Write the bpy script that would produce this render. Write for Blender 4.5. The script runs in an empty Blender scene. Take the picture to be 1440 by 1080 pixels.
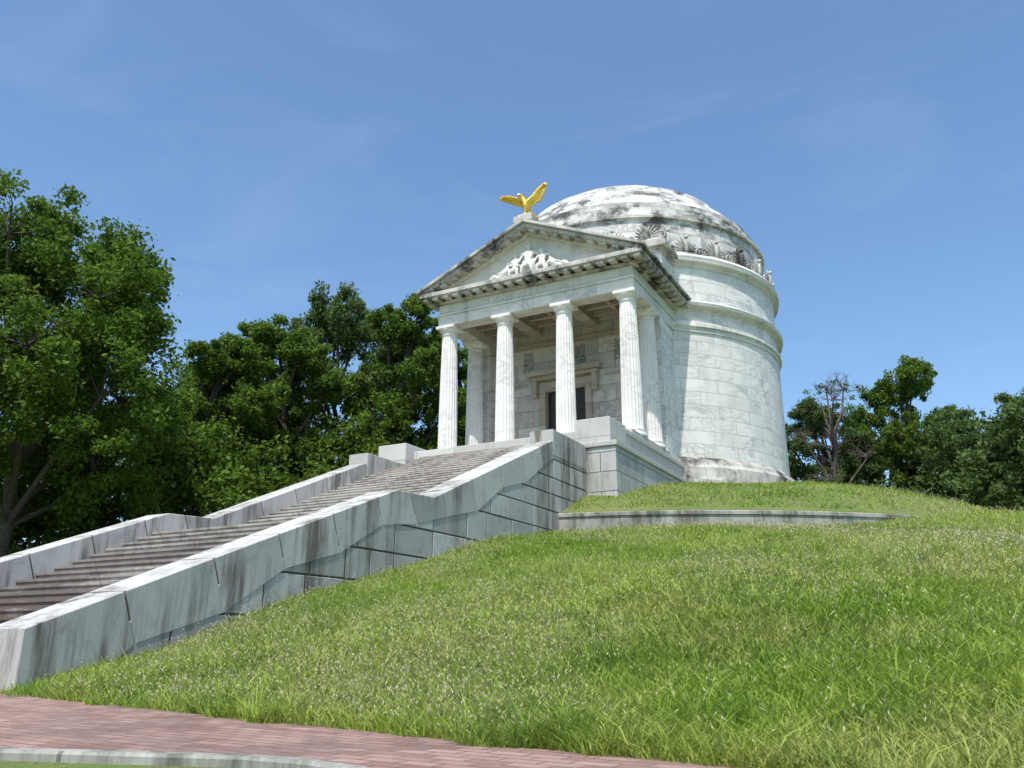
import bpy, math, random
import numpy as np
from mathutils import Vector, Matrix
random.seed(7); RNG=np.random.default_rng(11)
scene=bpy.context.scene
R_=math.radians
CY=10.6      # drum centre y
FZ=8.79      # portico floor
# ------------------------------------------------------------------ helpers
def link(o):
    scene.collection.objects.link(o); return o
def empty(name,loc=(0,0,0)):
    e=bpy.data.objects.new(name,None); e.empty_display_size=.5; link(e); return e
def mk(name,verts,faces,mat=None,parent=None,smooth=None,uv=True,bevel=0):
    me=bpy.data.meshes.new(name); me.from_pydata([tuple(v) for v in verts],[],faces); me.update()
    if uv: boxuv(me)
    if smooth is not None:
        me.shade_smooth(); me.set_sharp_from_angle(angle=R_(smooth))
    o=bpy.data.objects.new(name,me); link(o)
    if mat: me.materials.append(mat)
    if parent: o.parent=parent
    if bevel:
        b=o.modifiers.new('b','BEVEL'); b.width=bevel; b.segments=2; b.limit_method='ANGLE'; b.angle_limit=R_(40)
    return o
def boxuv(me):
    l=me.uv_layers.new(name='UVMap')
    for p in me.polygons:
        n=p.normal; ax=max(range(3),key=lambda i:abs(n[i]))
        for li in p.loop_indices:
            c=me.vertices[me.loops[li].vertex_index].co
            l.data[li].uv=(c.y,c.z) if ax==0 else ((c.x,c.z) if ax==1 else (c.x,c.y))
class B:
    """accumulate boxes/prisms in one mesh"""
    def __init__(s): s.v=[]; s.f=[]
    def box(s,x0,x1,y0,y1,z0,z1,M=None):
        b=len(s.v); c=[(x0,y0,z0),(x1,y0,z0),(x1,y1,z0),(x0,y1,z0),(x0,y0,z1),(x1,y0,z1),(x1,y1,z1),(x0,y1,z1)]
        if M is not None: c=[tuple(M@Vector(p)) for p in c]
        s.v+=c; s.f+=[tuple(b+i for i in q) for q in ((0,3,2,1),(4,5,6,7),(0,1,5,4),(1,2,6,5),(2,3,7,6),(3,0,4,7))]
    def prism(s,poly,fn,a,b_):
        n=len(poly); b=len(s.v)
        s.v+=[fn(p,a) for p in poly]+[fn(p,b_) for p in poly]
        s.f.append(tuple(b+i for i in range(n))); s.f.append(tuple(b+n+i for i in reversed(range(n))))
        for i in range(n):
            j=(i+1)%n; s.f.append((b+i,b+n+i,b+n+j,b+j))
    def done(s,name,mat,parent=None,bevel=0,smooth=None):
        o=mk(name,s.v,s.f,mat,parent,smooth,True,bevel)
        import bmesh
        bm=bmesh.new(); bm.from_mesh(o.data); bmesh.ops.recalc_face_normals(bm,faces=bm.faces); bm.to_mesh(o.data); bm.free()
        return o
def lathe(name,prof,cx,cy,n,mat,parent,smooth=30,flute=None,a0=0,a1=2*math.pi,uvr=7.3):
    full=abs(a1-a0-2*math.pi)<1e-6; m=n if full else n+1
    v=[];f=[]
    s=[0]
    for i in range(1,len(prof)): s.append(s[-1]+math.hypot(prof[i][0]-prof[i-1][0],prof[i][1]-prof[i-1][1]))
    for k,(r,z) in enumerate(prof):
        for j in range(m):
            a=a0+(a1-a0)*j/n
            rr=r*(flute(a,k) if flute else 1)
            v.append((cx+rr*math.cos(a),cy+rr*math.sin(a),z))
    uvs=[]
    for k in range(len(prof)-1):
        for j in range(n):
            j2=(j+1)%m if full else j+1
            f.append((k*m+j,k*m+j2,(k+1)*m+j2,(k+1)*m+j))
            u0=(a0+(a1-a0)*j/n)*uvr; u1=(a0+(a1-a0)*(j+1)/n)*uvr
            za=prof[0][1]+s[k]; zb=prof[0][1]+s[k+1]
            uvs+=[(u0,za),(u1,za),(u1,zb),(u0,zb)]
    o=mk(name,v,f,mat,parent,smooth,False)
    l=o.data.uv_layers.new(name='UVMap'); l.data.foreach_set('uv',np.array(uvs,dtype=np.float32).ravel())
    return o
def fastmesh(name,V,loops,starts,mats,attr=None,matidx=None,parent=None):
    me=bpy.data.meshes.new(name)
    me.vertices.add(len(V)); me.vertices.foreach_set('co',np.ascontiguousarray(V,dtype=np.float32).ravel())
    me.loops.add(len(loops)); me.loops.foreach_set('vertex_index',np.ascontiguousarray(loops,dtype=np.int32))
    me.polygons.add(len(starts)); me.polygons.foreach_set('loop_start',np.ascontiguousarray(starts,dtype=np.int32))
    if matidx is not None: me.polygons.foreach_set('material_index',np.ascontiguousarray(matidx,dtype=np.int32))
    me.update(calc_edges=True)
    if attr is not None:
        a=me.attributes.new('rnd','FLOAT','FACE'); a.data.foreach_set('value',np.ascontiguousarray(attr,dtype=np.float32))
    for m in mats: me.materials.append(m)
    return me
# ------------------------------------------------------------------ materials
class N:
    def __init__(s,name):
        s.m=bpy.data.materials.new(name); s.m.use_nodes=True; s.t=s.m.node_tree
        s.b=s.t.nodes['Principled BSDF']; s.out=s.t.nodes['Material Output']
    def n(s,ty,**kw):
        x=s.t.nodes.new(ty)
        for k,v in kw.items():
            if k in x.inputs: s.set(x,k,v)
            else: setattr(x,k,v)
        return x
    def set(s,x,k,v):
        if isinstance(v,bpy.types.NodeSocket): s.t.links.new(v,x.inputs[k])
        else: x.inputs[k].default_value=v
    def math(s,op,a,b=0.0,clamp=False):
        x=s.t.nodes.new('ShaderNodeMath'); x.operation=op; x.use_clamp=clamp
        s.set(x,0,a); s.set(x,1,b); return x.outputs[0]
    def mix(s,f,a,b,bt='MIX'):
        x=s.t.nodes.new('ShaderNodeMixRGB'); x.blend_type=bt
        s.set(x,0,f); s.set(x,1,a); s.set(x,2,b); return x.outputs[0]
    def noise(s,vec,scale,detail=4,rough=.55,dist=0):
        x=s.t.nodes.new('ShaderNodeTexNoise'); s.set(x,'Vector',vec)
        x.inputs['Scale'].default_value=scale; x.inputs['Detail'].default_value=detail
        x.inputs['Roughness'].default_value=rough; x.inputs['Distortion'].default_value=dist; return x.outputs['Fac']
    def ramp(s,f,a,b,lo=0.0,hi=1.0):
        x=s.t.nodes.new('ShaderNodeMapRange'); s.set(x,'Value',f)
        x.inputs['From Min'].default_value=a; x.inputs['From Max'].default_value=b
        x.inputs['To Min'].default_value=lo; x.inputs['To Max'].default_value=hi; return x.outputs[0]
    def mapp(s,vec,scale=(1,1,1),rot=(0,0,0)):
        x=s.t.nodes.new('ShaderNodeMapping'); s.set(x,'Vector',vec); x.inputs['Scale'].default_value=scale; x.inputs['Rotation'].default_value=rot; return x.outputs[0]
    def bump(s,h,st=.3,d=.02):
        x=s.t.nodes.new('ShaderNodeBump'); s.set(x,'Height',h); x.inputs['Strength'].default_value=st; x.inputs['Distance'].default_value=d
        s.t.links.new(x.outputs[0],s.b.inputs['Normal'])
def C(r,g,b): return (r,g,b,1)
def stone(name,base,vein,veinw=.06,veinamt=.8,stain=.3,stcol=(.07,.065,.055),brick=None,mort=.35,rough=.6,patch=.5,tone=.12,spec=.3,sth=(.5,.72),stp=(.42,.62),ssc=(2.2,2.2,.35)):
    k=N(name); tc=k.n('ShaderNodeTexCoord'); P=tc.outputs['Object']
    vec=P; rnd=None
    if brick:
        uv=tc.outputs['UV']
        bt=k.n('ShaderNodeTexBrick'); k.set(bt,'Vector',uv)
        bt.inputs['Color1'].default_value=C(0,0,0); bt.inputs['Color2'].default_value=C(1,1,1); bt.inputs['Mortar'].default_value=C(.5,.5,.5)
        bt.inputs['Scale'].default_value=1; bt.inputs['Mortar Size'].default_value=brick[2]; bt.inputs['Mortar Smooth'].default_value=.3
        bt.inputs['Brick Width'].default_value=brick[0]; bt.inputs['Row Height'].default_value=brick[1]
        rnd=bt.outputs['Color']; mf=bt.outputs['Fac']
        sc=k.n('ShaderNodeVectorMath',operation='SCALE'); k.set(sc,0,rnd); sc.inputs['Scale'].default_value=37.
        ad=k.n('ShaderNodeVectorMath',operation='ADD'); k.set(ad,0,P); k.set(ad,1,sc.outputs[0]); vec=ad.outputs[0]
    mv=k.mapp(vec,(1,1,1.9),(.5,.35,.2))
    n1=k.noise(mv,.9,7,.62,1.2)
    d=k.math('ABSOLUTE',k.math('SUBTRACT',n1,.5))
    v=k.ramp(d,0,veinw,1,0); 
    vm=k.ramp(k.noise(vec,.5,3),.38,.62)
    v=k.math('MULTIPLY',k.math('MULTIPLY',v,vm),veinamt)
    p=k.math('MULTIPLY',k.ramp(k.noise(mv,.45,6,.6,.6),.45,.7),patch)
    f=k.math('MAXIMUM',v,p,True)
    col=k.mix(f,C(*base),C(*vein))
    if rnd is not None:
        t=k.ramp(rnd,0,1,1-tone,1+tone*.4); cc=k.n('ShaderNodeCombineXYZ'); [k.set(cc,i,t) for i in range(3)]
        col=k.mix(1.0,col,cc.outputs[0],'MULTIPLY')
    st=k.math('MULTIPLY',k.ramp(k.noise(k.mapp(P,ssc),1.0,6,.7),*sth),k.ramp(k.noise(P,.55,5,.65),*stp))
    st=k.math('MULTIPLY',st,stain,True)
    col=k.mix(st,col,C(*stcol))
    fine=k.noise(P,28,4,.7)
    g=k.ramp(fine,.3,.7,.92,1.06); cc=k.n('ShaderNodeCombineXYZ'); [k.set(cc,i,g) for i in range(3)]
    col=k.mix(1.0,col,cc.outputs[0],'MULTIPLY')
    if brick:
        col=k.mix(k.math('MULTIPLY',mf,mort),col,C(.06,.06,.055))
        k.bump(k.math('SUBTRACT',k.math('MULTIPLY',fine,.15),mf),.5,.015)
    else: k.bump(fine,.25,.01)
    k.set(k.b,'Base Color',col); k.b.inputs['Roughness'].default_value=rough; k.b.inputs['Specular IOR Level'].default_value=spec
    return k.m
WH=(.79,.765,.715)
m_wall=stone('marble_ashlar',WH,(.42,.42,.42),.08,.95,.30,stcol=(.16,.15,.13),brick=(1.7,.56,.012),mort=.42,patch=.48,tone=.09,stp=(.40,.58))
m_trim=stone('marble_trim',(.73,.70,.63),(.45,.44,.42),.06,.75,.5,brick=(1.9,3,.008),mort=.4,patch=.4)
m_corn=stone('marble_cornice_weathered',(.60,.57,.51),(.33,.31,.29),.07,.7,1.0,brick=(1.5,3,.01),mort=.5,patch=.45,sth=(.42,.59),stp=(.40,.55),ssc=(1.4,1.4,.8))
m_dome=stone('marble_dome',(.78,.755,.71),(.26,.255,.245),.12,1.0,1.0,stcol=(.10,.095,.085),brick=(2.4,.8,.014),mort=.5,patch=.85,tone=.12,sth=(.46,.58),stp=(.42,.54),ssc=(.9,.9,1.5))
m_col=stone('marble_column',(.79,.765,.72),(.46,.45,.43),.05,.8,.2,patch=.32)
m_gran=stone('granite_ashlar',(.50,.485,.46),(.37,.36,.35),.06,.4,.9,brick=(1.4,.62,.018),mort=.75,patch=.5,tone=.18,stp=(.40,.56))
m_cope=stone('granite_coping',(.55,.53,.49),(.41,.40,.38),.06,.3,.45,brick=(1.6,8,.012),mort=.5,patch=.4,tone=.15)
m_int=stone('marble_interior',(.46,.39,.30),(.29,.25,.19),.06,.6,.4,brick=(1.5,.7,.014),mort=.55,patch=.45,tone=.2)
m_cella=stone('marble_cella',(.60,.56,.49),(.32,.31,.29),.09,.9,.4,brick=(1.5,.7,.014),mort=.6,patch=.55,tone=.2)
m_conc=stone('kerb_stone',(.42,.40,.36),(.30,.30,.28),.06,.3,.85,brick=(1.8,3,.014),mort=.7,patch=.5,sth=(.40,.58),stp=(.38,.54),stcol=(.07,.075,.05))
def blockmat():
    k=N('granite_blocks'); tc=k.n('ShaderNodeTexCoord'); P=tc.outputs['Object']
    a=k.n('ShaderNodeAttribute',attribute_name='rnd')
    sx=k.n('ShaderNodeSeparateXYZ'); k.set(sx,0,P)
    col=k.mix(a.outputs['Fac'],C(.37,.36,.34),C(.56,.545,.51))
    n=k.noise(P,.8,6,.65); col=k.mix(k.ramp(n,.35,.75,0,.45),col,C(.37,.36,.345))
    s=k.math('MULTIPLY',k.ramp(k.noise(k.mapp(P,(2,2.6,.22)),1,6,.72),.47,.62),k.ramp(k.noise(P,.35,4),.42,.57))
    col=k.mix(k.math('MULTIPLY',s,.85,True),col,C(.10,.08,.06))
    s2=k.ramp(k.noise(P,1.6,6,.75),.54,.72,0,.5); col=k.mix(s2,col,C(.19,.165,.135))
    f=k.noise(P,45,3,.8); g=k.ramp(f,.3,.7,.85,1.12); cc=k.n('ShaderNodeCombineXYZ'); [k.set(cc,i,g) for i in range(3)]
    col=k.mix(1.0,col,cc.outputs[0],'MULTIPLY'); k.set(k.b,'Base Color',col); k.b.inputs['Roughness'].default_value=.8; k.b.inputs['Specular IOR Level'].default_value=.2
    k.bump(f,.3,.01); return k.m
m_block=blockmat()
def stepmat():
    k=N('granite_steps'); tc=k.n('ShaderNodeTexCoord'); P=tc.outputs['Object']
    sx=k.n('ShaderNodeSeparateXYZ'); k.set(sx,0,P)
    low=k.ramp(sx.outputs['Z'],2.0,4.6,1,.15)
    n=k.noise(k.mapp(P,(.45,1.2,2.0)),1,6,.65); s=k.math('MULTIPLY',k.ramp(n,.34,.50),low,True)
    col=k.mix(k.noise(P,.7,5),C(.54,.50,.45),C(.36,.335,.30))
    col=k.mix(k.math('MULTIPLY',s,.92),col,C(.095,.055,.05))
    s2=k.ramp(k.noise(k.mapp(P,(2.5,.6,.6)),1,5,.7),.46,.66,0,.7); col=k.mix(s2,col,C(.15,.12,.10))
    f=k.noise(P,40,3,.8); g=k.ramp(f,.3,.7,.85,1.12); cc=k.n('ShaderNodeCombineXYZ'); [k.set(cc,i,g) for i in range(3)]
    col=k.mix(1.0,col,cc.outputs[0],'MULTIPLY')
    wv=k.math('FRACT',k.math('ADD',k.math('MULTIPLY',sx.outputs['X'],.62),k.math('MULTIPLY',k.math('FLOOR',k.math('MULTIPLY',k.math('ADD',sx.outputs['Z'],.05),6.1)),.37)))
    j=k.math('LESS_THAN',wv,.012); col=k.mix(k.math('MULTIPLY',j,.7),col,C(.06,.05,.045))
    k.set(k.b,'Base Color',col); k.b.inputs['Roughness'].default_value=.85; k.b.inputs['Specular IOR Level'].default_value=.2
    return k.m
m_step=stepmat()
def simple(name,c,rough=.6,metal=0,nz=.2):
    k=N(name); tc=k.n('ShaderNodeTexCoord')
    f=k.noise(tc.outputs['Object'],9,4); g=k.ramp(f,.3,.7,1-nz,1+nz); cc=k.n('ShaderNodeCombineXYZ'); [k.set(cc,i,g) for i in range(3)]
    k.set(k.b,'Base Color',k.mix(1.0,C(*c),cc.outputs[0],'MULTIPLY')); k.b.inputs['Roughness'].default_value=rough; k.b.inputs['Metallic'].default_value=metal
    return k.m
m_gold=simple('gilded_bronze',(.80,.50,.07),.38,.75)
m_bronze=simple('dark_bronze',(.05,.045,.04),.6,.3)
m_dark=simple('door_dark',(.02,.018,.016),.5)
m_mortar=simple('mortar_dark',(.07,.065,.06),.9)
m_relief=simple('marble_sculpture',(.70,.68,.64),.6,0,.22)
m_bark=simple('bark',(.075,.06,.048),.9,0,.4)
m_dead=simple('dead_wood',(.13,.10,.085),.9,0,.3)
def leafmat(name,a,b,trans=.35,tc2=(.16,.26,.02)):
    k=N(name); at=k.n('ShaderNodeAttribute',attribute_name='rnd')
    col=k.mix(at.outputs['Fac'],C(*a),C(*b))
    k.set(k.b,'Base Color',col); k.b.inputs['Roughness'].default_value=.65; k.b.inputs['Specular IOR Level'].default_value=.15
    tr=k.n('ShaderNodeBsdfTranslucent'); c2=k.mix(.5,col,C(*tc2)); k.set(tr,'Color',c2)
    mx=k.n('ShaderNodeMixShader'); mx.inputs[0].default_value=trans
    k.t.links.new(k.b.outputs[0],mx.inputs[1]); k.t.links.new(tr.outputs[0],mx.inputs[2]); k.t.links.new(mx.outputs[0],k.out.inputs[0])
    return k.m
m_leaf=leafmat('foliage',(.035,.075,.012),(.165,.255,.035),.36)
m_leaf2=leafmat('foliage_cool',(.048,.085,.028),(.15,.21,.07),.35)
def grassmat():
    k=N('grass_blades'); at=k.n('ShaderNodeAttribute',attribute_name='rnd'); P=k.n('ShaderNodeTexCoord').outputs['Object']
    col=k.mix(at.outputs['Fac'],C(.13,.235,.020),C(.38,.46,.085))
    pt=k.ramp(k.noise(P,.5,6,.7),.45,.64); col=k.mix(k.math('MULTIPLY',pt,.5),col,C(.45,.42,.17))
    pd=k.ramp(k.noise(P,1.3,5,.65),.5,.66,0,.65); col=k.mix(pd,col,C(.08,.19,.018))
    k.set(k.b,'Base Color',col); k.b.inputs['Roughness'].default_value=.7; k.b.inputs['Specular IOR Level'].default_value=.15
    tr=k.n('ShaderNodeBsdfTranslucent'); k.set(tr,'Color',k.mix(.4,col,C(.30,.42,.04)))
    mx=k.n('ShaderNodeMixShader'); mx.inputs[0].default_value=.33
    k.t.links.new(k.b.outputs[0],mx.inputs[1]); k.t.links.new(tr.outputs[0],mx.inputs[2]); k.t.links.new(mx.outputs[0],k.out.inputs[0])
    return k.m
m_blade=grassmat()
m_seed=leafmat('grass_seed',(.36,.32,.18),(.54,.49,.33),.2,(.3,.26,.14))
def groundmat():
    k=N('grass_ground'); P=k.n('ShaderNodeTexCoord').outputs['Object']
    c=k.mix(k.ramp(k.noise(P,.35,5),.35,.65),C(.10,.17,.025),C(.18,.23,.05))
    c=k.mix(k.ramp(k.noise(P,3,6,.7),.45,.7,0,.7),c,C(.20,.17,.09))
    c=k.mix(k.ramp(k.noise(P,22,4,.7),.4,.7,0,.5),c,C(.07,.075,.025))
    k.set(k.b,'Base Color',c); k.b.inputs['Roughness'].default_value=.95; k.bump(k.noise(P,18,5,.7),.8,.08); return k.m
m_ground=groundmat()
def brickmat():
    k=N('brick_paving'); tc=k.n('ShaderNodeTexCoord'); P=tc.outputs['Object']
    bt=k.n('ShaderNodeTexBrick'); k.set(bt,'Vector',k.mapp(P,(1,1,1),(0,0,.12)))
    bt.inputs['Color1'].default_value=C(.20,.10,.08); bt.inputs['Color2'].default_value=C(.36,.215,.18); bt.inputs['Mortar'].default_value=C(.12,.085,.07)
    bt.inputs['Scale'].default_value=1; bt.inputs['Mortar Size'].default_value=.010; bt.inputs['Brick Width'].default_value=.22; bt.inputs['Row Height'].default_value=.11
    c=k.mix(k.ramp(k.noise(P,1.5,5),.4,.7,0,.35),bt.outputs['Color'],C(.33,.24,.20))
    c=k.mix(k.ramp(k.noise(P,.7,6,.75),.48,.66,0,.75),c,C(.12,.08,.065))
    c=k.mix(k.ramp(k.noise(P,9,5,.75),.52,.72,0,.4),c,C(.38,.29,.25))
    k.set(k.b,'Base Color',c); k.b.inputs['Roughness'].default_value=.9
    k.bump(k.math('SUBTRACT',k.noise(P,30,3),bt.outputs['Fac']),.6,.01); return k.m
m_brick=brickmat()
# ------------------------------------------------------------------ terrain
def sm(t): t=np.clip(t,0,1); return t*t*(3-2*t)
G0=1.08
PC=np.polyfit([0,.24,.45,.66,.89,.97,1.0],[4.75,4.07,3.25,2.41,1.55,1.2,G0],3)
def edges(az):
    a=np.clip(az-6.5,0,17.2); re=32.3+.22*a+.0075*a*a
    ro=36.95+.22*np.clip(az-16.8,0,4.2)**2
    return re,np.maximum(ro,re+.9)
def hz(x,y,flat=False):
    x=np.asarray(x,float); y=np.asarray(y,float)
    rho=np.hypot(x,y-CY); az=np.abs(np.degrees(np.arctan2(x,-(y-CY))))
    re,ro=edges(az); t=(rho-17)/(re-17)
    zo=np.where(t<1,np.maximum(np.polyval(PC,np.clip(t,0,1)),G0),G0)
    und=.10*np.sin(x*.45+1)*np.sin(y*.38)+.06*np.sin(x*1.1+y*.9)
    zo=zo+und*sm(t*4)*sm((1-t)*5)
    rise=sm((az-34)/24)
    zo=zo+.78*rise*(1-sm(t*.9))
    zo=zo-1.08*sm((rho-ro-.35)/2.6)*(t>1)
    zi=np.interp(rho,[0,8,10.5,12.8,15.3,16.3,17],[7.8,7.7,7.25,6.75,6.02,5.6,5.27])+.3*rise*sm((17.5-rho)/3)*sm((rho-9)/3)
    w=np.clip((rho-16.84)/.1,0,1)
    z=zi*(1-w)+zo*w
    if not flat:
        cut=sm((3.5-np.abs(x))/.35)*((y>-20.9)&(y<0))
        z=z-2.2*cut*(rho>10)
        z=np.where((np.abs(x)<3.5)&(y>-22.6)&(y<=-20.9),np.minimum(z,1.0),z)
        z=np.where((np.abs(x)<4.2)&(y>-3.5)&(y<6),z-1.5,z)
    return z
angs=[]; a=-180.
while a<180-1e-6:
    angs.append(a); a+= .3 if abs(a)<12 else (.9 if abs(a)<90 else 2.0)
angs=np.radians(np.array(angs)); m=len(angs)
rad=np.concatenate([np.linspace(4,16.8,34),[16.84,16.94,17.0],np.linspace(17.4,44,130),np.array([46,50,56,65,80,110,160,260,450,900,1800,3500])])
A,Rr=np.meshgrid(angs,rad); X=Rr*np.sin(A); Y=CY-Rr*np.cos(A); Z=hz(X,Y)
V=np.stack([X,Y,Z],-1).reshape(-1,3); nr=len(rad)
k_,j_=np.meshgrid(np.arange(nr-1),np.arange(m),indexing='ij'); j2=(j_+1)%m
q=np.stack([k_*m+j_,(k_+1)*m+j_,(k_+1)*m+j2,k_*m+j2],-1).reshape(-1)
me=fastmesh('grass_ground',V,q,np.arange(0,len(q),4),[m_ground]); me.shade_smooth()
link(bpy.data.objects.new('grass_ground',me))
def sweep(name,azs,cols,mat,zoff=0,smooth=None):
    v=[];f=[]; w=len(cols(0))
    for i,az in enumerate(azs):
        for (r,z) in cols(az): v.append((r*math.sin(R_(az)),CY-r*math.cos(R_(az)),z))
    for i in range(len(azs)-1):
        for j in range(w-1): f.append((i*w+j,i*w+j+1,(i+1)*w+j+1,(i+1)*w+j))
    return mk(name,v,f,mat,None,smooth)
def E(az): 
    a,b=edges(np.array(abs(az))); return float(a),float(b)
azs=np.arange(-60,60.01,.5)
PZ=1.105
def inner(az): return E(az)[0]-.06+.06*math.sin(az*2.3)+.04*math.sin(az*5.1)
sweep('brick_path',azs,lambda az:[(inner(az),.9),(inner(az)+.01,PZ),(E(az)[1]-.15,PZ),(E(az)[1],PZ)],m_brick,smooth=30)
b=B(); b.box(-3.6,3.6,-22.6,-21.15,.7,PZ+.006); b.done('path_landing',m_brick)
sweep('path_kerb',azs,lambda az:[(E(az)[1]-.001,1.0),(E(az)[1],PZ+.018),(E(az)[1]+.01,PZ+.025),(E(az)[1]+.085,PZ+.025),(E(az)[1]+.095,PZ+.01),(E(az)[1]+.1,.7)],m_conc)
azr=np.arange(12.4,347.7,1.0)
sweep('terrace_kerb',azr,lambda az:[(17.03,4.2),(17.03,5.16),(17.07,5.17),(17.07,5.26),(17.05,5.28),(16.72,5.28),(16.72,4.8)],m_conc,smooth=20)
# ------------------------------------------------------------------ monument
mon=empty('domed_memorial_temple')
prof=[(8.0,6.9),(8.0,7.95),(7.78,8.0),(7.74,8.5),(7.6,8.62),(7.55,8.76),(7.42,8.86),(7.3,8.98),(7.3,14.38),(7.36,14.41),(7.36,14.6),(7.44,14.63),(7.44,14.76),(7.3,14.8),(7.3,15.36),(7.38,15.4),(7.38,15.5),(7.56,15.55),(7.6,15.69),(7.5,15.78),(7.3,15.88),(7.3,17.4),(7.38,17.45),(7.38,17.55),(7.56,17.62),(7.6,17.82),(7.5,17.97),(6.9,18.0)]
i1=8
lathe('drum_base',prof[:i1],0,CY,160,m_corn,mon)
lathe('drum_wall',prof[i1-1:],0,CY,160,m_wall,mon)
ring=[(6.95,17.9),(6.95,19.8),(7.08,19.86),(7.08,20.02),(6.84,20.08),(6.84,20.48),(6.62,20.53),(6.62,20.88),(6.42,20.93)]
cap=[]
for i in range(1,25):
    ph=math.asin(6.4/8)*(1-i/24)
    cap.append((max(8*math.sin(ph),.02),16.24+8*math.cos(ph)+(.10 if 8*math.sin(ph)<5.1 else 0)))
cap2=[]
for i,c in enumerate(cap):
    if i and c[0]<5.1<=cap[i-1][0]: cap2+=[(5.12,cap[i-1][1]+.04),(5.06,cap[i-1][1]+.2)]
    cap2.append(c)
lathe('dome',ring+cap2,0,CY,160,m_dome,mon,smooth=24)
b=B(); b.box(-4.72,4.72,-3.9,6.5,4,7.62); b.done('podium_base',m_gran,mon,.02)
b=B(); b.box(-4.78,4.78,-3.96,6.4,7.622,7.78); b.done('podium_ledge',m_cope,mon,.02)
b=B(); b.box(-4.42,4.42,-3.2,6,7.782,8.40); b.box(-4.47,4.47,-2.6,6,8.402,8.56); b.done('podium_upper',m_cope,mon,.02)
b=B()
for s in (-1,1):
    x0,x1=sorted((s*3.3,s*4.5)); b.box(x0,x1,-3.75,-2.3,7.79,8.62)
b.done('podium_pedestals',m_cope,mon,.025)
b=B(); b.box(-4.36,4.36,-1.3,2.96,8.55,FZ); b.done('portico_floor',m_cope,mon,.015)
NF=20
def flute(a,k):
    t=(a*NF/(2*math.pi))%1; return 1-.085*math.sin(math.pi*t)**.7
def column(x,y,name):
    pr=[]; 
    h0=FZ+.30; h1=13.98
    for i in range(13):
        t=i/12; pr.append((.385-.075*t**1.5, h0+(h1-h0)*t))
    o=lathe(name,pr,x,y,NF*8,m_col,mon,smooth=60,flute=flute)
    bs=[(.02,FZ),(.50,FZ),(.51,FZ+.06),(.49,FZ+.12),(.44,FZ+.14),(.42,FZ+.18),(.455,FZ+.21),(.455,FZ+.26),(.39,FZ+.305),(.3,FZ+.31)]
    lathe(name+'_base',bs,x,y,40,m_col,mon,smooth=40)
    cp=[(.25,13.96),(.315,13.97),(.33,14.0),(.33,14.04),(.31,14.06),(.31,14.12),(.37,14.15),(.42,14.22),(.43,14.27),(.2,14.28)]
    lathe(name+'_capital',cp,x,y,40,m_col,mon,smooth=40)
    b=B(); b.box(x-.43,x+.43,y-.43,y+.43,14.27,14.397); b.done(name+'_abacus',m_col,mon,.015)
cx=[-3.93,-1.31,1.31,3.93]
for i,x in enumerate(cx): column(x,0,'column_front_%d'%i)
for s in (-1,1): column(s*3.93,2.1,'column_rear_%d'%(s+1))
b=B(); b.box(-4.30,4.30,-.34,.34,14.4,14.84)
for s in (-1,1):
    x0,x1=sorted((s*3.56,s*4.30)); b.box(x0,x1,.342,5.0,14.4,14.84)
b.done('architrave',m_trim,mon,.01)
b=B(); b.box(-4.36,4.36,-.40,.3,14.842,14.92)
for s in (-1,1):
    x0,x1=sorted((s*3.6,s*4.36)); b.box(x0,x1,.302,5.0,14.842,14.92)
b.done('architrave_band',m_trim,mon,.01)
b=B(); b.box(-4.28,4.28,-.32,.32,14.922,15.34)
for s in (-1,1):
    x0,x1=sorted((s*3.58,s*4.28)); b.box(x0,x1,.322,5.0,14.922,15.34)
b.done('frieze',m_trim,mon,.01)
b=B(); b.box(-4.45,4.45,-.49,5.05,15.342,15.45); b.done('bed_moulding',m_corn,mon,.02)
b=B(); b.box(-4.9,4.9,-.92,5.2,15.56,15.74); b.done('cornice',m_corn,mon,.02)
b=B()
for i in range(20):
    x=-4.66+i*9.32/19; b.box(x-.14,x+.14,-.86,-.47,15.44,15.57)
for s in (-1,1):
    yy=-.45
    while yy<4.9:
        x0,x1=sorted((s*4.43,s*4.84)); b.box(x0,x1,yy,yy+.28,15.44,15.57); yy+=.52
b.done('mutules',m_corn,mon)
b=B(); b.box(-3.57,3.57,.3,2.9,15.02,15.12)
for x in (-1.31,1.31): b.box(x-.27,x+.27,.33,2.93,14.5,15.03)
for x in (-2.62,0,2.62): b.box(x-.08,x+.08,.34,2.92,14.78,15.025)
for yy in (.9,1.65,2.4): b.box(-3.565,3.565,yy-.08,yy+.08,14.74,15.027)
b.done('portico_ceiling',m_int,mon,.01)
SL=.435
def roofp(b,hw,y0,y1,ztop,th):
    for s in (-1,1):
        poly=[(0,ztop),(s*hw,ztop-SL*hw),(s*hw,ztop-SL*hw-th),(0,ztop-th)]
        b.prism(poly,lambda p,t:(p[0],t,p[1]),y0,y1)
b=B(); roofp(b,5.0,-1.02,5.1,18.06,.13); b.done('roof_sima',m_corn,mon,.015)
b=B(); roofp(b,4.9,-.90,5.0,17.925,.16); b.done('raking_corona',m_corn,mon,.015)
b=B(); roofp(b,4.5,-.46,3.0,17.76,.17); b.done('raking_bed_moulding',m_trim,mon,.01)
b=B()
for s in (-1,1):
    for i in range(9):
        x=.35+i*.5; zc=17.76-SL*x
        M=Matrix.Translation((s*x,0,zc))@Matrix.Rotation(s*math.atan(SL),4,'Y')
        b.box(-.13,.13,-.84,-.44,-.11,.01,M)
b.done('raking_mutules',m_corn,mon)
b=B(); b.prism([(-4.45,15.7),(4.45,15.7),(0,17.62)],lambda p,t:(p[0],t,p[1]),-.28,.2); b.done('tympanum',m_trim,mon)
b=B(); b.box(-.42,.42,-.98,-.1,17.95,18.22); b.box(-.3,.3,-.85,-.2,18.222,18.36); b.done('apex_pedestal',m_corn,mon,.02)
WY=2.92
b=B()
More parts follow.
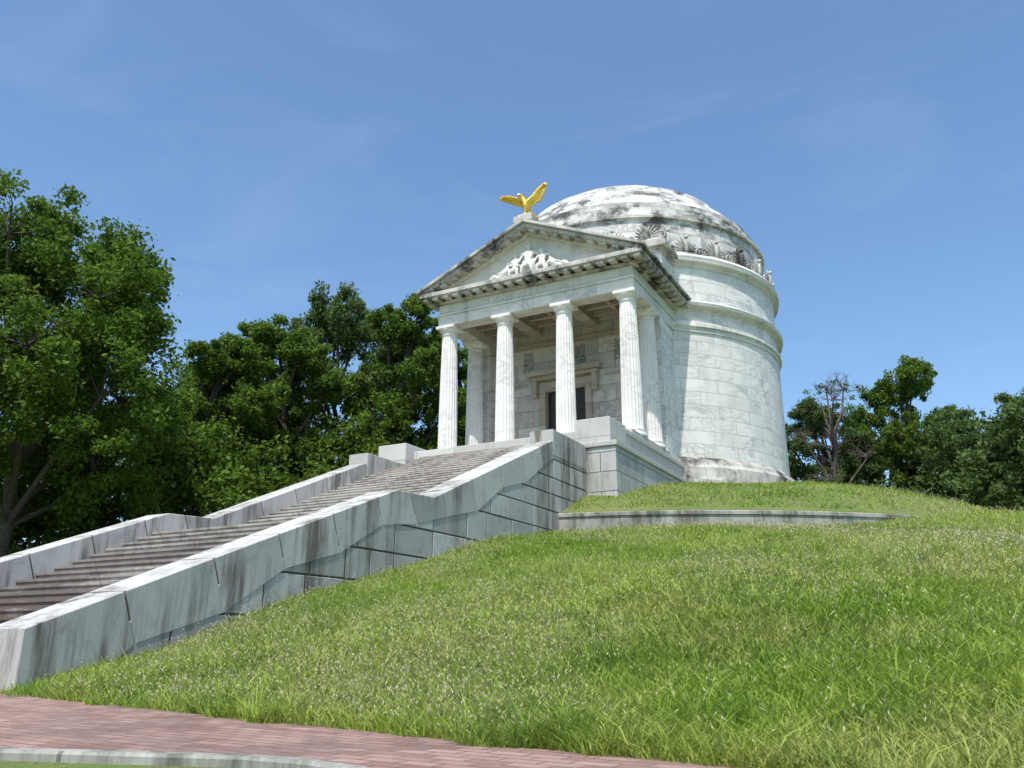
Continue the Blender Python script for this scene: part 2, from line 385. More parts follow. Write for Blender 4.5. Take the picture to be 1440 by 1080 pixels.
b.box(-4.20,-.92,WY,4.2,8.3,14.39); b.box(.92,4.20,WY,4.2,8.3,14.39); b.box(-.919,.919,WY+.002,4.2,12.0,14.39)
b.box(-3.57,3.57,WY+.01,4.2,14.392,15.33)
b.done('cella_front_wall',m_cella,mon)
b=B()
for s in (-1,1):
    x0,x1=sorted((s*3.62,s*4.22)); b.box(x0,x1,4.2,5.2,8.3,14.38)
    x0,x1=sorted((s*3.60,s*4.29)); b.box(x0,x1,WY-.14,WY+.6,FZ-.2,14.395)
    x0,x1=sorted((s*3.66,s*4.235)); b.box(x0,x1,WY+.6,4.25,8.3,14.385)
b.done('antae_side_walls',m_wall,mon)
b=B(); b.box(-.92,.92,3.16,3.17,FZ-.1,12.02); b.done('bronze_door',m_dark,mon)
b=B(); b.box(-.02,.02,3.12,3.16,FZ,12.0)
for s in (-1,1):
    for k in range(3): b.box(s*.46-.36,s*.46+.36,3.13,3.158,FZ+.2+k*1.05,FZ+1.1+k*1.05)
b.done('door_panels',m_dark,mon,.02)
b=B(); b.box(-1.2,-.91,WY-.1,WY+.2,FZ,12.05); b.box(.91,1.2,WY-.1,WY+.2,FZ,12.05); b.box(-1.21,1.21,WY-.105,WY+.2,12.052,12.35)
b.box(-1.7,1.7,WY-.4,WY+.1,12.62,12.82); b.box(-1.55,1.55,WY-.25,WY+.1,12.45,12.618); b.box(-1.5,-1.26,WY-.25,WY+.1,11.7,12.448); b.box(1.26,1.5,WY-.25,WY+.1,11.7,12.448)
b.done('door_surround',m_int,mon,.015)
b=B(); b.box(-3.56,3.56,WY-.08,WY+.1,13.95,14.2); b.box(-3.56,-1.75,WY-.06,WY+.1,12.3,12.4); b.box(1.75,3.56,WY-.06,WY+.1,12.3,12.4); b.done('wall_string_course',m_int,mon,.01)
b=B()
for xc in (-2.75,-1.72,.72,2.5):
    for r_ in range(14):
        x=xc-.24
        while x<xc+.2:
            w=random.uniform(.03,.10)
            if random.random()<.85: b.box(x,min(x+w,xc+.24),WY-.01,WY+.003,12.92+r_*.066,12.95+r_*.066)
            x+=w+.022
b.done('inscription_lettering',m_bronze,mon)
b=B(); b.box(-4.36,4.36,3.2,7,15.76,17.42); b.done('attic_block',m_wall,mon)
b=B(); b.box(-4.44,4.44,3.12,7,17.422,17.55); b.box(-4.66,4.66,2.9,7,17.62,17.83); b.box(-4.55,4.55,3.0,7,17.832,17.99); b.box(-4.5,4.5,3.06,6.9,17.55,17.62); b.done('attic_cornice',m_corn,mon,.02)
def blob(V,F,c,ax,rx,ry,rz,ns=6,nt=8):
    b0=len(V)
    for i in range(ns+1):
        th=math.pi*i/ns
        for j in range(nt):
            ph=2*math.pi*j/nt
            p=Vector((rx*math.sin(th)*math.cos(ph),ry*math.sin(th)*math.sin(ph),rz*math.cos(th)))
            p=ax@p; V.append((c[0]+p.x,c[1]+p.y,c[2]+p.z))
    for i in range(ns):
        for j in range(nt):
            j2=(j+1)%nt; F.append((b0+i*nt+j,b0+(i+1)*nt+j,b0+(i+1)*nt+j2,b0+i*nt+j2))
uV=[];uF=[]
blob(uV,uF,(0,-.03,.42),Matrix.Identity(3),.11,.13,.34); blob(uV,uF,(0,-.08,.86),Matrix.Identity(3),.085,.11,.09)
for s in (-1,1):
    for i in range(6):
        an=s*R_(20+i*17); L=.42-.03*i
        M=Matrix.Rotation(an,3,'Y'); c=M@Vector((0,0,L)); blob(uV,uF,(c.x,.02*i,.26+c.z*.95),M,.055,.07,.32-.02*i,5,6)
    for i in range(9):
        t=i/9*2*math.pi; blob(uV,uF,(s*.70+.16*math.cos(t),-.02,.23+.16*math.sin(t)),Matrix.Rotation(-t,3,'Y'),.045,.07,.07,4,6)
blob(uV,uF,(0,0,.06),Matrix.Identity(3),.7,.10,.07)
aV=[];aF=[]
def addunit(x,y,z,rot,sc=1):
    M=Matrix.Translation((x,y,z))@Matrix.Rotation(rot,4,'Z')@Matrix.Scale(sc,4); b0=len(aV)
    aV.extend([tuple(M@Vector(p)) for p in uV]); aF.extend([tuple(b0+i for i in f) for f in uF])
for i in range(30):
    az=2*math.pi*(i+.5)/30; x=7.32*math.sin(az); y=CY-7.32*math.cos(az)
    if abs(x)<4.7 and y<CY: continue
    addunit(x,y,17.97,az,.98)
for i in range(6): addunit(-3.75+i*1.5,3.2,17.98,0,.98)
for s in (-1,1): addunit(s*4.4,4.0,17.98,s*math.pi/2,.9)
m_ante=stone('marble_antefix',(.62,.595,.54),(.30,.29,.27),.10,.8,1.0,patch=.6,sth=(.41,.57),stp=(.40,.56),ssc=(1.4,1.4,1.4))
o=mk('antefix_ornaments',aV,aF,m_ante,mon,60,False)
# ------------------------------------------------------------------ skin helper
def skin(name,pts,edges_,mat,parent,sub=2,loc=(0,0,0),M=None):
    me=bpy.data.meshes.new(name); P=[Vector(p[:3]) for p in pts]
    if M is not None: P=[M@p for p in P]
    me.from_pydata([tuple(p) for p in P],edges_,[]); o=bpy.data.objects.new(name,me); link(o)
    md=o.modifiers.new('s','SKIN'); sd=me.skin_vertices[0].data
    for i,p in enumerate(pts): 
        r=p[3]; sd[i].radius=(r,r) if not isinstance(r,tuple) else r
    sd[0].use_root=True; md.use_smooth_shade=True
    sb=o.modifiers.new('u','SUBSURF'); sb.levels=sub; sb.render_levels=sub
    me.materials.append(mat); o.parent=parent; return o
rel=empty('pediment_relief'); rel.parent=mon
def seated(x,s,h=1.0,y=-.42,arm=1):
    S=h
    pts=[(0,0,.42,.13),(0,0,.62,.13),(0,0,.85,.155),(0,0,1.0,.06),(0,-.03,1.17,.09),(0,-.03,1.21,.08),
         (-.2,0,.92,.065),(-.30*s,-.08,.70,.05),(-.34,-.16,.55,.04),(.2,0,.92,.065),(.36,-.02,.80,.05),(.5,-.06,.95*arm,.04),
         (-.12,-.12,.42,.10),(-.16,-.24,.36,.08),(-.18,-.22,.06,.06),(.12,-.12,.42,.10),(.18,-.24,.36,.08),(.22,-.22,.06,.06)]
    pts=[(p[0]*s,p[1],p[2],p[3]) for p in pts]
    e=[(0,1),(1,2),(2,3),(3,4),(4,5),(2,6),(6,7),(7,8),(2,9),(9,10),(10,11),(0,12),(12,13),(13,14),(0,15),(15,16),(16,17)]
    M=Matrix.Translation((x,y,15.73))@Matrix.Scale(S,4)
    skin('relief_figure',[(p[0],p[1],p[2],p[3]*S) for p in pts],e,m_relief,rel,1,M=M)
def reclining(x,s,S=1,y=-.42):
    pts=[(0,0,.18,.14),(-.2,0,.36,.15),(-.32,0,.55,.14),(-.36,0,.66,.06),(-.38,-.02,.78,.09),(-.5,-.05,.42,.06),(-.52,-.1,.16,.05),(-.1,-.1,.42,.055),(.12,-.12,.36,.045),
         (.3,-.05,.34,.11),(.52,-.06,.12,.07),(.75,-.05,.08,.055),(.3,.02,.12,.1),(.6,.0,.1,.07),(.86,0,.08,.05)]
    pts=[(p[0]*s,p[1],p[2],p[3]) for p in pts]
    e=[(0,1),(1,2),(2,3),(3,4),(2,5),(5,6),(2,7),(7,8),(0,9),(9,10),(10,11),(0,12),(12,13),(13,14)]
    M=Matrix.Translation((x,y,15.73))@Matrix.Scale(S,4)
    skin('relief_figure',[(p[0],p[1],p[2],p[3]*S) for p in pts],e,m_relief,rel,1,M=M)
seated(0,1,1.15); seated(-.60,-1,.92); seated(.60,1,.92); reclining(-1.3,-1,.95); reclining(1.3,1,.95)
b=B(); b.box(-1.9,1.9,-.6,-.27,15.742,15.82); b.box(-.3,.3,-.45,-.27,15.8,16.5); b.done('relief_plinth',m_relief,rel,.02)
# ------------------------------------------------------------------ eagle
eg=empty('golden_eagle_statue')
e1=Vector((.883,.469,0)); e2=Vector((-.469,.883,0)); EO=Vector((0,-.52,18.36))
def EP(u,w,d=0): return EO+e1*u+Vector((0,0,w))+e2*d
def ep(u,w,d,r): p=EP(u,w,d); return (p.x,p.y,p.z,r)
pts=[ep(.0,.42,0,.17),ep(-.10,.62,-.03,.18),ep(-.2,.80,-.06,.11),ep(-.27,.93,-.1,.085),ep(-.36,.94,-.14,.055),ep(-.43,.89,-.17,.02),
     ep(.1,.26,.05,.11),ep(.2,.08,.12,.09),ep(.28,-.04,.16,.05),
     ep(-.08,.28,-.1,.085),ep(-.1,.1,-.1,.045),ep(-.16,.03,-.16,.03),ep(.06,.26,.0,.085),ep(.02,.08,.0,.045),ep(-.04,.03,-.06,.03)]
skin('body',pts,[(0,1),(1,2),(2,3),(3,4),(4,5),(0,6),(6,7),(7,8),(0,9),(9,10),(10,11),(0,12),(12,13),(13,14)],m_gold,eg,2)
wV=[];wF=[]
def feather(p0,p1,w,nrm,th=.02):
    d=(p1-p0); s=d.cross(nrm).normalized()*w; n=nrm.normalized()*th; b0=len(wV)
    prof=[(0,.45),(.3,.95),(.7,1.0),(.9,.7),(1,.0)]
    for t,k in prof:
        c=p0+d*t-nrm.normalized()*(.06*t*t)
        wV.extend([tuple(c+s*k),tuple(c+n),tuple(c-s*k),tuple(c-n)])
    for i in range(len(prof)-1):
        for j in range(4):
            a_=b0+i*4+j; c_=b0+i*4+(j+1)%4; wF.append((a_,c_,c_+4,a_+4))
def wing(arm,trail,nf,lens,rootw):
    def samp(L,t):
        f=t*(len(L)-1); i=min(int(f),len(L)-2); return L[i].lerp(L[i+1],f-i)
    nrm=(e2*-1+Vector((0,0,.2))).normalized()
    for layer,(sc,off) in enumerate(((1,0),(.62,-.035),(.36,-.06))):
        for i in range(nf):
            t=i/(nf-1); p0=samp(arm,t)+nrm*(-off); d=samp(trail,t)*sc
            feather(p0,p0+d,rootw,nrm+e1*.05*((i%2)-.5))
    for i in range(12):
        t=i/11; c=samp(arm,t); blob(wV,wF,tuple(c),Matrix.Identity(3),.08*(1-.6*t),.07*(1-.6*t),.08*(1-.6*t),5,8)
wing([EP(.0,.72,0),EP(.22,.98,.02),EP(.38,1.25,.04),EP(.66,1.50,.08)],
     [e1*.22+Vector((0,0,-.22)),e1*.40+Vector((0,0,-.16)),e1*.40+Vector((0,0,.05)),e1*.16+Vector((0,0,.16))],13,1,.07)
wing([EP(-.15,.74,0),EP(-.45,.80,-.05),EP(-.72,.86,-.1),EP(-.98,.80,-.15)],
     [e1*-.05+Vector((0,0,-.30)),e1*-.12+Vector((0,0,-.28)),e1*-.22+Vector((0,0,-.22)),e1*-.2+Vector((0,0,-.06))],12,1,.06)
wing([EP(.08,.2,.08),EP(.16,.2,.1)],[e1*.15+Vector((0,0,-.2)),e1*.3+Vector((0,0,-.18))],4,1,.06)
mk('wings_and_tail',wV,wF,m_gold,eg,35,False)
# ------------------------------------------------------------------ stairs
st=empty('grand_staircase')
rise1=(4.2-1.1)/19; run1=7.3/19; rise2=(FZ-4.2)/28; run2=(12.5-1.35)/28
pf=[(-21.2,.4)]; y=-21.2; z=1.1
def addsteps(n,ri,ru):
    global y,z
    for i in range(n):
        pf.append((y,z+ri-.05)); pf.append((y-.025,z+ri-.045)); pf.append((y-.025,z+ri)); z+=ri; y+=ru; pf.append((y,z))
addsteps(19,rise1,run1)
y=-12.5; pf.append((y,z))
addsteps(28,rise2,run2)
pf.append((y,7))
v=[];f=[]
for s in (-2.98,2.98):
    for p in pf: v.append((s,p[0],p[1]))
n=len(pf)
for i in range(n-1): f.append((i,n+i,n+i+1,i+1))
mk('steps',v,f,m_step,st)
CO=[(-21.4,1.84),(-13.9,4.72),(-12.5,4.78),(-6.35,7.38)]
def cz(yy): return float(np.interp(yy,[c[0] for c in CO],[c[1] for c in CO]))
def clip(poly,a,bb,c):
    out=[]
    for i in range(len(poly)):
        p=poly[i]; q_=poly[(i+1)%len(poly)]; fp=a*p[0]+bb*p[1]-c; fq=a*q_[0]+bb*q_[1]-c
        if fp<=0: out.append(p)
        if fp*fq<0: t=fp/(fp-fq); out.append((p[0]+t*(q_[0]-p[0]),p[1]+t*(q_[1]-p[1])))
    return out
def shrink(poly,d):
    out=[]
    n=len(poly)
    ar=sum(poly[i][0]*poly[(i+1)%n][1]-poly[(i+1)%n][0]*poly[i][1] for i in range(n)); sg=1 if ar>0 else -1
    for i in range(n):
        p0=Vector(poly[i-1]);p1=Vector(poly[i]);p2=Vector(poly[(i+1)%n])
        d1=(p1-p0); d2=(p2-p1)
        if d1.length<1e-5 or d2.length<1e-5: out.append(tuple(p1)); continue
        d1.normalize(); d2.normalize(); n1=Vector((-d1.y,d1.x))*sg; n2=Vector((-d2.y,d2.x))*sg
        h=n1+n2; h=h/max(h.length_squared,.5)*2*1.0
        out.append(tuple(p1+h*d*1.0))
    return out
def cheek(sg):
    rr=random.Random(5)
    BV=[];BF=[];BR=[]
    def block(poly,x0,x1,ch=.018,gap=.017):
        ar=sum(poly[i][0]*poly[(i+1)%len(poly)][1]-poly[(i+1)%len(poly)][0]*poly[i][1] for i in range(len(poly)))
        if abs(ar)<.08: return
        if ar<0: poly=poly[::-1]
        pa=shrink(poly,gap); pb=shrink(poly,gap+ch); n=len(poly); b0=len(BV)
        for (pp,x) in ((pb,x0),(pa,x0+ch),(pa,x1-ch),(pb,x1)):
            for p in pp: BV.append((sg*x,p[0],p[1]))
        r=rr.random(); m0=len(BF)
        BF.append(tuple(b0+i for i in reversed(range(n)))); BF.append(tuple(b0+3*n+i for i in range(n)))
        for L in range(3):
            for i in range(n):
                j=(i+1)%n; BF.append((b0+L*n+i,b0+L*n+j,b0+(L+1)*n+j,b0+(L+1)*n+i))
        BR.extend([r]*(len(BF)-m0))
    js=[-21.4,-20.05,-18.55,-17.2,-15.85,-14.55]+[-13.4]+[-12.15,-10.9,-9.6,-8.3,-7.2,-6.35]
    HH=[1.2,.80,.92,.66,.80,.62,.74,.60,.84,.62,.80,.62,.6]
    nx,nz=.36,-.93
    def low(yy,i,h):
        if i==0: return (yy,cz(yy)-1.5)
        if abs(yy+6.35)<.01: return (yy,cz(yy)-h)
        return (yy+nx*h , cz(yy)+nz*h)
    kinks=[c[0] for c in CO]
    lows=[low(js[i],i,HH[i]*.97) for i in range(len(js))]
    for i in range(len(js)-1):
        a_,b_=js[i],js[i+1]
        top=[(a_,cz(a_))]+[(k,cz(k)) for k in kinks if a_+.01<k<b_-.01]+[(b_,cz(b_))]
        block([lows[i],lows[i+1]]+top[::-1],2.96,3.734,.012)
    block([(-6.35,6.9),(-3.93,6.9),(-3.93,7.72),(-6.35,7.72)],2.96,3.734,.016)
    segs=[((-21.3,1.878),CO[1]),(CO[1],CO[2]),(CO[2],CO[3]),((-6.35,7.5),(-3.95,7.5))]
    z=.3
    while z<7.3:
        h=rr.choice([.48,.6,.72,.55])
        for (p,q_) in segs:
            a=p[0]; e=q_[0]; sl=(q_[1]-p[1])/(e-a)
            yy=a
            while yy<e-.01:
                w=rr.uniform(.7,1.5); y2=min(e,yy+w)
                if e-y2<.4: y2=e
                poly=[(yy,z),(y2,z),(y2,z+h),(yy,z+h)]
                lim=p[1]-.45-sl*a
                poly=clip(poly,-sl,1,lim)
                if len(poly)>=3: block(poly,3.0,3.722+rr.uniform(-.004,.004),.010)
                yy=y2
        z+=h
    me=bpy.data.meshes.new('blocks'); me.from_pydata(BV,[],BF); me.update()
    at=me.attributes.new('rnd','FLOAT','FACE'); at.data.foreach_set('value',np.array(BR,dtype=np.float32)); me.materials.append(m_block)
    import bmesh
    bm=bmesh.new(); bm.from_mesh(me); bmesh.ops.recalc_face_normals(bm,faces=bm.faces); bm.to_mesh(me); bm.free()
    o=bpy.data.objects.new('cheek_wall_blocks',me); link(o); o.parent=st
    core=[(-21.36,0),(-21.36,1.75),(-13.9,4.63),(-12.5,4.69),(-6.4,7.28),(-3.95,7.3),(-3.95,0)]
    b=B(); b.prism(core,lambda p,t:(t,p[0],p[1]),sg*2.99,sg*3.705); b.done('cheek_wall_core',m_mortar,st)
cheek(1); cheek(-1)
# ------------------------------------------------------------------ trees
def tube(V,L,S,p0,p1,r0,r1,ns=6):
    d=p1-p0; ln=np.linalg.norm(d)
    if ln<1e-6: return
    d=d/ln; u=np.cross(d,[0,0,1.]); 
    if np.linalg.norm(u)<.1: u=np.cross(d,[1.,0,0])
    u/=np.linalg.norm(u); w=np.cross(d,u); b=len(V)
    for (p,r) in ((p0,r0),(p1,r1)):
        for j in range(ns):
            a=2*math.pi*j/ns; V.append(p+r*(math.cos(a)*u+math.sin(a)*w))
    for j in range(ns):
        j2=(j+1)%ns; S.append(len(L)); L.extend([b+j,b+j2,b+ns+j2,b+ns+j])
def leafcloud(rng,centers,crad,per,size,tone):
    n=len(centers)*per
    ci=np.repeat(np.arange(len(centers)),per)
    d=rng.normal(size=(n,3)); d/=np.linalg.norm(d,axis=1)[:,None]
    rr=rng.random(n)**.6; sc=np.stack([crad[ci],crad[ci],crad[ci]*.8],-1)
    pos=centers[ci]+d*rr[:,None]*sc*rng.uniform(.8,1.15,n)[:,None]
    nrm=d*.35+rng.normal(size=(n,3))*.7+np.array([0,-.1,.35]); nrm/=np.linalg.norm(nrm,axis=1)[:,None]
    u=rng.normal(size=(n,3)); u-=nrm*np.sum(u*nrm,1)[:,None]; u/=np.linalg.norm(u,axis=1)[:,None]
    w=np.cross(nrm,u); s=size*rng.uniform(.5,1.4,n)[:,None]
    V=np.stack([pos-u*s*.5,pos+w*s*.27+u*s*.05,pos+u*s*.5-nrm*s*.12,pos-w*s*.27+u*s*.05],1).reshape(-1,3)
    rnd=np.clip(.45*tone[ci]+.55*rng.random(n),0,1)
    return V,rnd
def tree_mesh(name,seed,H,R,ncl,per,leaf,lm,zc=.60,zr=.42,dead=False,clr=(.07,.15),nl=13):
    rng=np.random.default_rng(seed); V=[];L=[];S=[]
    pts=[np.array([0,0,-.6])]; 
    for i in range(1,9): pts.append(np.array([rng.normal()*.12*i*.5,rng.normal()*.12*i*.5,H*.82*i/8]))
    r=H*.02
    for i in range(8): tube(V,L,S,pts[i],pts[i+1],r*(1-i/9.)*(1.35 if i==0 else 1),r*(1-(i+1)/9.),9)
    lob=[]
    for i in range(nl):
        az=2*math.pi*(i*.618+rng.uniform(-.08,.08)); el=-.95+2.1*(i+.5)/nl+rng.uniform(-.15,.15)
        k=rng.uniform(.58,.74)
        c=np.array([math.cos(az)*math.cos(el)*R*k,math.sin(az)*math.cos(el)*R*k,H*zc+math.sin(el)*H*zr*.72]); lob.append((c,R*rng.uniform(.24,.42)))
    lob.append((np.array([rng.normal()*.4,rng.normal()*.4,H*(zc+zr*.62)]),R*.34)); lob.append((np.array([0,0,H*zc]),R*.50))
    cents=[]; tn=[]
    lt=rng.random(len(lob))
    for i in range(ncl):
        li=rng.integers(len(lob)); c,rr=lob[li]; d=rng.normal(size=3); d/=np.linalg.norm(d); 
        p=c+d*rr*rng.uniform(.5,1.22)*np.array([1,1,.85]); 
        if p[2]<H*.12: continue
        cents.append(p); tn.append(.5*lt[li]+.5*rng.random())
    cents=np.array(cents)
    for (c,rr) in lob:
        zs=max(H*.16,c[2]-R*.75-H*.05); zs=min(zs,H*.7); i=zs/(H*.82)*8; i0=int(i); p0=pts[i0]+(pts[min(i0+1,8)]-pts[i0])*(i-i0)
        mid=(p0+c)/2+np.array([0,0,-R*.06])+rng.normal(size=3)*.25
        rl=r*.42; tube(V,L,S,p0,mid,rl,rl*.7,7); tube(V,L,S,mid,c,rl*.7,rl*.35,6)
        for k in range(14 if dead else 7):
            d=rng.normal(size=3); d[2]=abs(d[2])*.7; d/=np.linalg.norm(d); e=c+d*rr*rng.uniform(.5,1.0 if dead else .8)
            m2=(c+e)/2+rng.normal(size=3)*.2
            tube(V,L,S,c,m2,rl*.3,rl*.18,5); tube(V,L,S,m2,e,rl*.18,rl*.05,4)
            if dead:
              for q in range(5):
                dd=rng.normal(size=3); dd/=np.linalg.norm(dd); e2_=e+dd*rr*.35
                tube(V,L,S,m2+(e-m2)*rng.random(),e2_,rl*.09,rl*.04,3)
    V=np.array(V); nb=len(S)
    crad=R*rng.uniform(clr[0],clr[1],len(cents))
    LV,rn=leafcloud(rng,cents,crad,per,leaf,np.array(tn))
    nq=len(rn); lo=np.arange(nq*4)+len(V)
    AV=np.concatenate([V,LV]); LL=np.concatenate([np.array(L),lo]); SS=np.concatenate([np.array(S),len(L)+np.arange(nq)*4])
    return fastmesh(name,AV,LL,SS,[m_dead if dead else m_bark,lm],np.concatenate([np.zeros(nb),rn]),np.concatenate([np.zeros(nb),np.ones(nq)]))
TM=[tree_mesh('tree_a',1,20,7.4,640,180,.24,m_leaf,zc=.56,zr=.46,nl=19),
    tree_mesh('tree_b',2,20,5.6,370,165,.26,m_leaf),
    tree_mesh('tree_c',3,20,5.2,350,165,.26,m_leaf,zc=.58,zr=.46),
    tree_mesh('tree_d',4,20,6.2,370,165,.26,m_leaf2,zc=.56),
    tree_mesh('tree_e',5,14,5.2,320,160,.25,m_leaf2,zc=.52,zr=.5)]
TD=tree_mesh('tree_dead',6,20,4.4,26,50,.2,m_leaf2,dead=True,clr=(.08,.12),nl=9)
def tree(x,y,top,mi,name='deciduous_tree',w=1.0,rot=None,me=None):
    z=float(hz(x,y)); o=bpy.data.objects.new(name,me or TM[mi]); link(o)
    hh=(14 if mi==4 and me is None else 20)*.99
    s=(top-z)/hh; o.location=(x,y,z-.1); o.scale=(s*w,s*w,s); o.rotation_euler=(0,0,random.uniform(0,6.28) if rot is None else rot)
    return o
T=[(-18.9,-8.2,20.2,0,1.04),(-27,-14,22,2,1.3),(-27,-4,17,3,1.2),(-22.5,-1.5,14.0,1,1.1),
   (-21.5,3.5,18.8,1,1.05),(-20.5,7.4,21.4,2,1.0),(-20.2,12.1,25.2,3,.82),(-15.6,13.2,23.6,1,.86),(-14.5,18.8,22.5,2,1.1),(-10,25,23,3,1.1),(-27,10,20,0,1.0),
   (6.6,28,18.0,3,.9),(11.6,28.5,19.8,1,.82),(14.5,27.2,15.5,4,1.0),(18.3,20.8,14.6,4,1.15),(24,16,13.8,3,1.2),(9,34,16.5,2,1.0),(17,32,15.5,1,1.1)]
for (x,y,t,mi,w) in T: tree(x,y,t,mi,w=w)
tree(7.6,25.6,18.6,0,'dead_tree',1,1.0,TD)
def belt(name,line,h,depth,n,per,size,mat,seed):
    rng=np.random.default_rng(seed); P=np.array(line,float); seg=np.linalg.norm(np.diff(P,axis=0),axis=1); cs=np.concatenate([[0],np.cumsum(seg)])
    s=rng.uniform(0,cs[-1],n); x=np.interp(s,cs,P[:,0])+rng.normal(size=n)*depth; y=np.interp(s,cs,P[:,1])+rng.normal(size=n)*depth
    hh=h*(.68+.22*np.sin(s*.55+seed)+.14*np.sin(s*1.7)); z=hz(x,y)+rng.random(n)**.8*hh
    c=np.stack([x,y,z],-1); V,rn=leafcloud(rng,c,rng.uniform(.7,1.5,n),per,size,rng.random(n)); nq=len(rn)
    me=fastmesh(name,V,np.arange(nq*4),np.arange(nq)*4,[mat],rn); link(bpy.data.objects.new(name,me))
belt('shrub_thicket',[(-40,-24),(-34,-16),(-25,-9),(-18,1),(-15.5,10),(-14.5,20)],8.6,1.3,620,130,.27,m_leaf,3)
belt('distant_tree_line',[(-60,-30),(-44,-8),(-33,10),(-22,26),(-10,38),(6,44),(25,40),(45,24),(70,0)],15,2.6,1100,125,.42,m_leaf2,4)
belt('shrub_thicket',[(2,33),(9,27),(16,22),(24,14),(38,4)],8.5,1.3,420,135,.27,m_leaf2,5)
# ------------------------------------------------------------------ grass
CAM=np.array([13.87,-27.95,1.6])
def grass(n,seed,near,far):
    rng=np.random.default_rng(seed)
    D=near*(far/near)**rng.random(n); az=np.radians(rng.uniform(-46,46,n)); 
    th=az-R_(28); x=CAM[0]+D*np.sin(th); y=CAM[1]+D*np.cos(th)
    rho=np.hypot(x,y-CY); a=np.abs(np.degrees(np.arctan2(x,-(y-CY)))); re,ro=edges(a)
    rag=.22*np.sin(x*3.1+y*1.7)+.15*np.sin(x*7.7-y*5.1)
    out=(rho>ro+.11)&(rho<ro+1.6)&(rng.random(len(x))<.35)
    ok=((rho<re+.10+np.maximum(rag,-.05)*.4)|out)&~((np.abs(x)<3.76)&(y>-22.65))&~((np.abs(x)<4.8)&(y>-4))&(rho>8.05)&~((rho>16.68)&(rho<17.12)&(a<60))&(rho<48)&(y<CY+6)
    x=x[ok];y=y[ok];D=D[ok]; o_=out[ok]; edge=np.clip(1-(re[ok]-rho[ok])/.5,0,1)*(~o_); z=hz(x,y)
    cf=.5+.22*np.sin(x*2.3+1.3*np.sin(y*1.9))+.16*np.sin(y*2.9+1.7*np.sin(x*1.3))+.14*np.sin(x*6.1+2*np.sin(y*4.3)); keep=rng.random(len(x))<.5+.5*cf
    cf=np.where(o_,-.5,cf+.45*edge)
    return x[keep],y[keep],z[keep],D[keep],cf[keep],rng
def blades(name,n,seed,near,far,seg2):
    x,y,z,D,cf,rng=grass(n,seed,near,far); n=len(x)
    h=(.032+.08*rng.random(n)**2)*(.6+.9*cf)
    tall=rng.random(n)<.03; h=np.where(tall&(cf>.1),h*1.8,h)
    w=(.0017+.00066*D)*rng.uniform(.7,1.3,n)
    a=rng.uniform(0,2*np.pi,n); dx=np.cos(a);dy=np.sin(a); ln=rng.uniform(.3,1.4,n)*h; b=rng.uniform(0,2*np.pi,n); lx=np.cos(b)*ln; ly=np.sin(b)*ln
    P=np.stack([x,y,z-.01],-1); W=np.stack([dx*w,dy*w,0*w],-1)
    tip=P+np.stack([lx,ly,h],-1); tone=np.clip(.25+.35*np.sin(x*.6+1.5*np.sin(y*.45))*np.sin(y*.5+x*.2)+rng.random(n)*.7,0,1)
    if seg2:
        mid=P+np.stack([lx*.3,ly*.3,h*.62],-1)
        V=np.stack([P-W,P+W,mid+W*.8,mid-W*.8,tip],1).reshape(-1,3); i=np.arange(n)*5
        q=np.stack([i,i+1,i+2,i+3,i+3,i+2,i+4],1).reshape(-1); s=np.stack([np.arange(n)*7,np.arange(n)*7+4],1).reshape(-1)
        me=fastmesh(name,V,q,s,[m_blade],np.repeat(tone,2))
    else:
        V=np.stack([P-W,P+W,tip],1).reshape(-1,3); me=fastmesh(name,V,np.arange(n*3),np.arange(n)*3,[m_blade],tone)
    return me
gr=empty('lawn_grass')
for (nm,n,sd,a_,b_,s2) in (('blades_near',640000,21,3.2,11,True),('blades_far',520000,22,10,38,False)):
    o=bpy.data.objects.new(nm,blades(nm,n,sd,a_,b_,s2)); link(o); o.parent=gr
x,y,z,D,cf,rng=grass(120000,33,4,34)
kp=(cf>-.2)&(rng.random(len(x))<.10+.90*sm((np.sin(x*.5+.6)*np.sin(y*.4+1)+.5+.3*np.sin(x*1.7+y)))); x=x[kp];y=y[kp];z=z[kp];D=D[kp]; n=len(x)
h=rng.uniform(.07,.18,n); lx=rng.normal(size=n)*.05; ly=rng.normal(size=n)*.05; w=.0005+.00021*D
P=np.stack([x,y,z],-1); T_=P+np.stack([lx,ly,h],-1); a=rng.uniform(0,6.28,n); W=np.stack([np.cos(a),np.sin(a),0*a],-1)
Wh=W*(w*2.6)[:,None]; Ws=W*w[:,None]*.8; H2=T_+np.stack([lx*.4,ly*.4,.022+0*h],-1)
V=np.stack([P-Ws,P+Ws,T_, T_,(T_+H2)/2+Wh,H2,(T_+H2)/2-Wh],1).reshape(-1,3); i=np.arange(n)*7
q=np.stack([i,i+1,i+2,i+3,i+4,i+5,i+6],1).reshape(-1); s=np.stack([np.arange(n)*7,np.arange(n)*7+3],1).reshape(-1)
o=bpy.data.objects.new('seed_heads',fastmesh('seed_heads',V,q,s,[m_seed],np.repeat(rng.random(n),2))); link(o); o.parent=gr
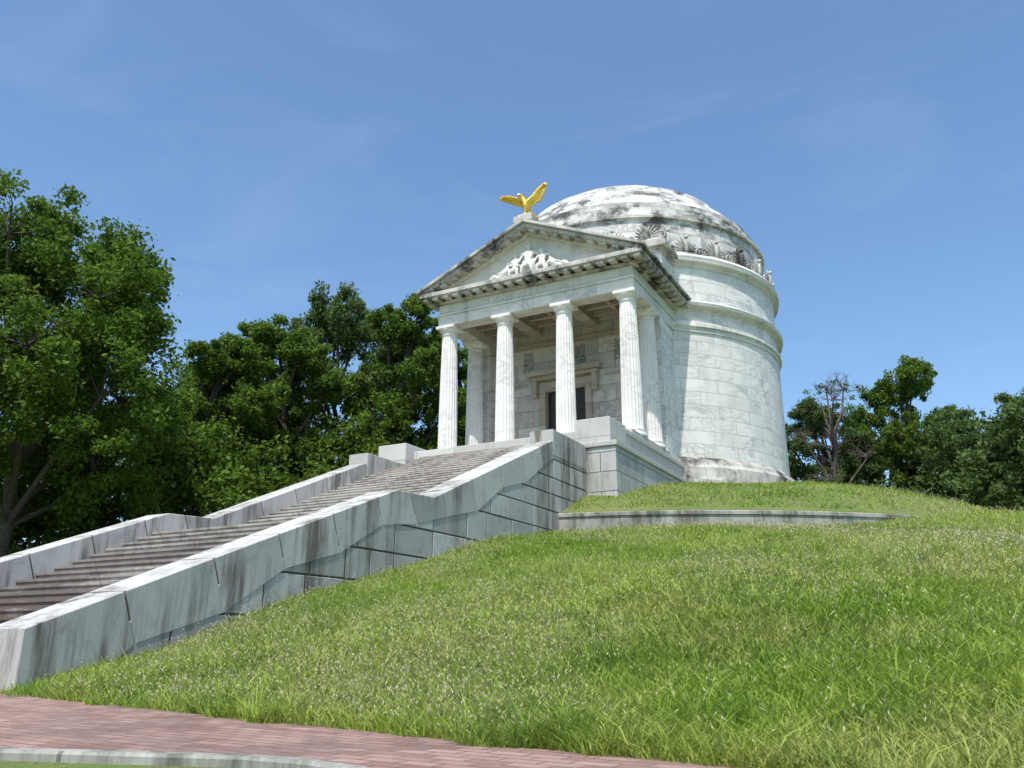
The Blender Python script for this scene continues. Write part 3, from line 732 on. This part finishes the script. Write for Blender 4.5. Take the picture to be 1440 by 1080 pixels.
# ------------------------------------------------------------------ light, sky, camera
sv=Vector((.10,-.44,.89)).normalized()
el=math.asin(sv.z); rot=math.atan2(sv.x,sv.y)
sun=bpy.data.lights.new('sun','SUN'); sun.energy=5.0; sun.angle=R_(.5); sun.color=(1,.965,.89)
so=bpy.data.objects.new('sun',sun); link(so); so.rotation_euler=sv.to_track_quat('Z','Y').to_euler()
w=bpy.data.worlds.new('World'); scene.world=w; w.use_nodes=True; nt=w.node_tree; bg=nt.nodes['Background']
sk=nt.nodes.new('ShaderNodeTexSky'); sk.sky_type='NISHITA'; sk.sun_disc=False; sk.sun_elevation=el; sk.sun_rotation=rot; sk.air_density=1.0; sk.dust_density=1.8; sk.ozone_density=2.6
tint=nt.nodes.new('ShaderNodeMixRGB'); tint.blend_type='MULTIPLY'; tint.inputs[0].default_value=1; tint.inputs[2].default_value=(1.14,1.34,1.42,1)
nt.links.new(sk.outputs[0],tint.inputs[1])
tc=nt.nodes.new('ShaderNodeTexCoord'); mp=nt.nodes.new('ShaderNodeMapping'); mp.inputs['Scale'].default_value=(1.2,2.5,6); mp.inputs['Rotation'].default_value=(.2,.3,.5)
nz=nt.nodes.new('ShaderNodeTexNoise'); nz.inputs['Scale'].default_value=1.6; nz.inputs['Detail'].default_value=8; nz.inputs['Roughness'].default_value=.62; nz.inputs['Distortion'].default_value=.6
mr=nt.nodes.new('ShaderNodeMapRange'); mr.inputs['From Min'].default_value=.50; mr.inputs['From Max'].default_value=.85; mr.inputs['To Max'].default_value=.12
cl=nt.nodes.new('ShaderNodeMixRGB'); cl.inputs[2].default_value=(5.2,6.2,7.2,1)
nt.links.new(tc.outputs['Generated'],mp.inputs[0]); nt.links.new(mp.outputs[0],nz.inputs['Vector']); nt.links.new(nz.outputs['Fac'],mr.inputs['Value'])
nt.links.new(mr.outputs[0],cl.inputs[0]); nt.links.new(tint.outputs[0],cl.inputs[1]); nt.links.new(cl.outputs[0],bg.inputs[0]); bg.inputs[1].default_value=.15
scene.view_settings.view_transform='Standard'; scene.view_settings.look='None'; scene.view_settings.exposure=0
cam=bpy.data.cameras.new('camera'); cam.lens=29.65; cam.sensor_width=36; cam.clip_end=9000; cam.clip_start=.1
co=bpy.data.objects.new('camera',cam); link(co); co.location=CAM; co.rotation_euler=(R_(90+17.4),0,R_(28)); scene.camera=co
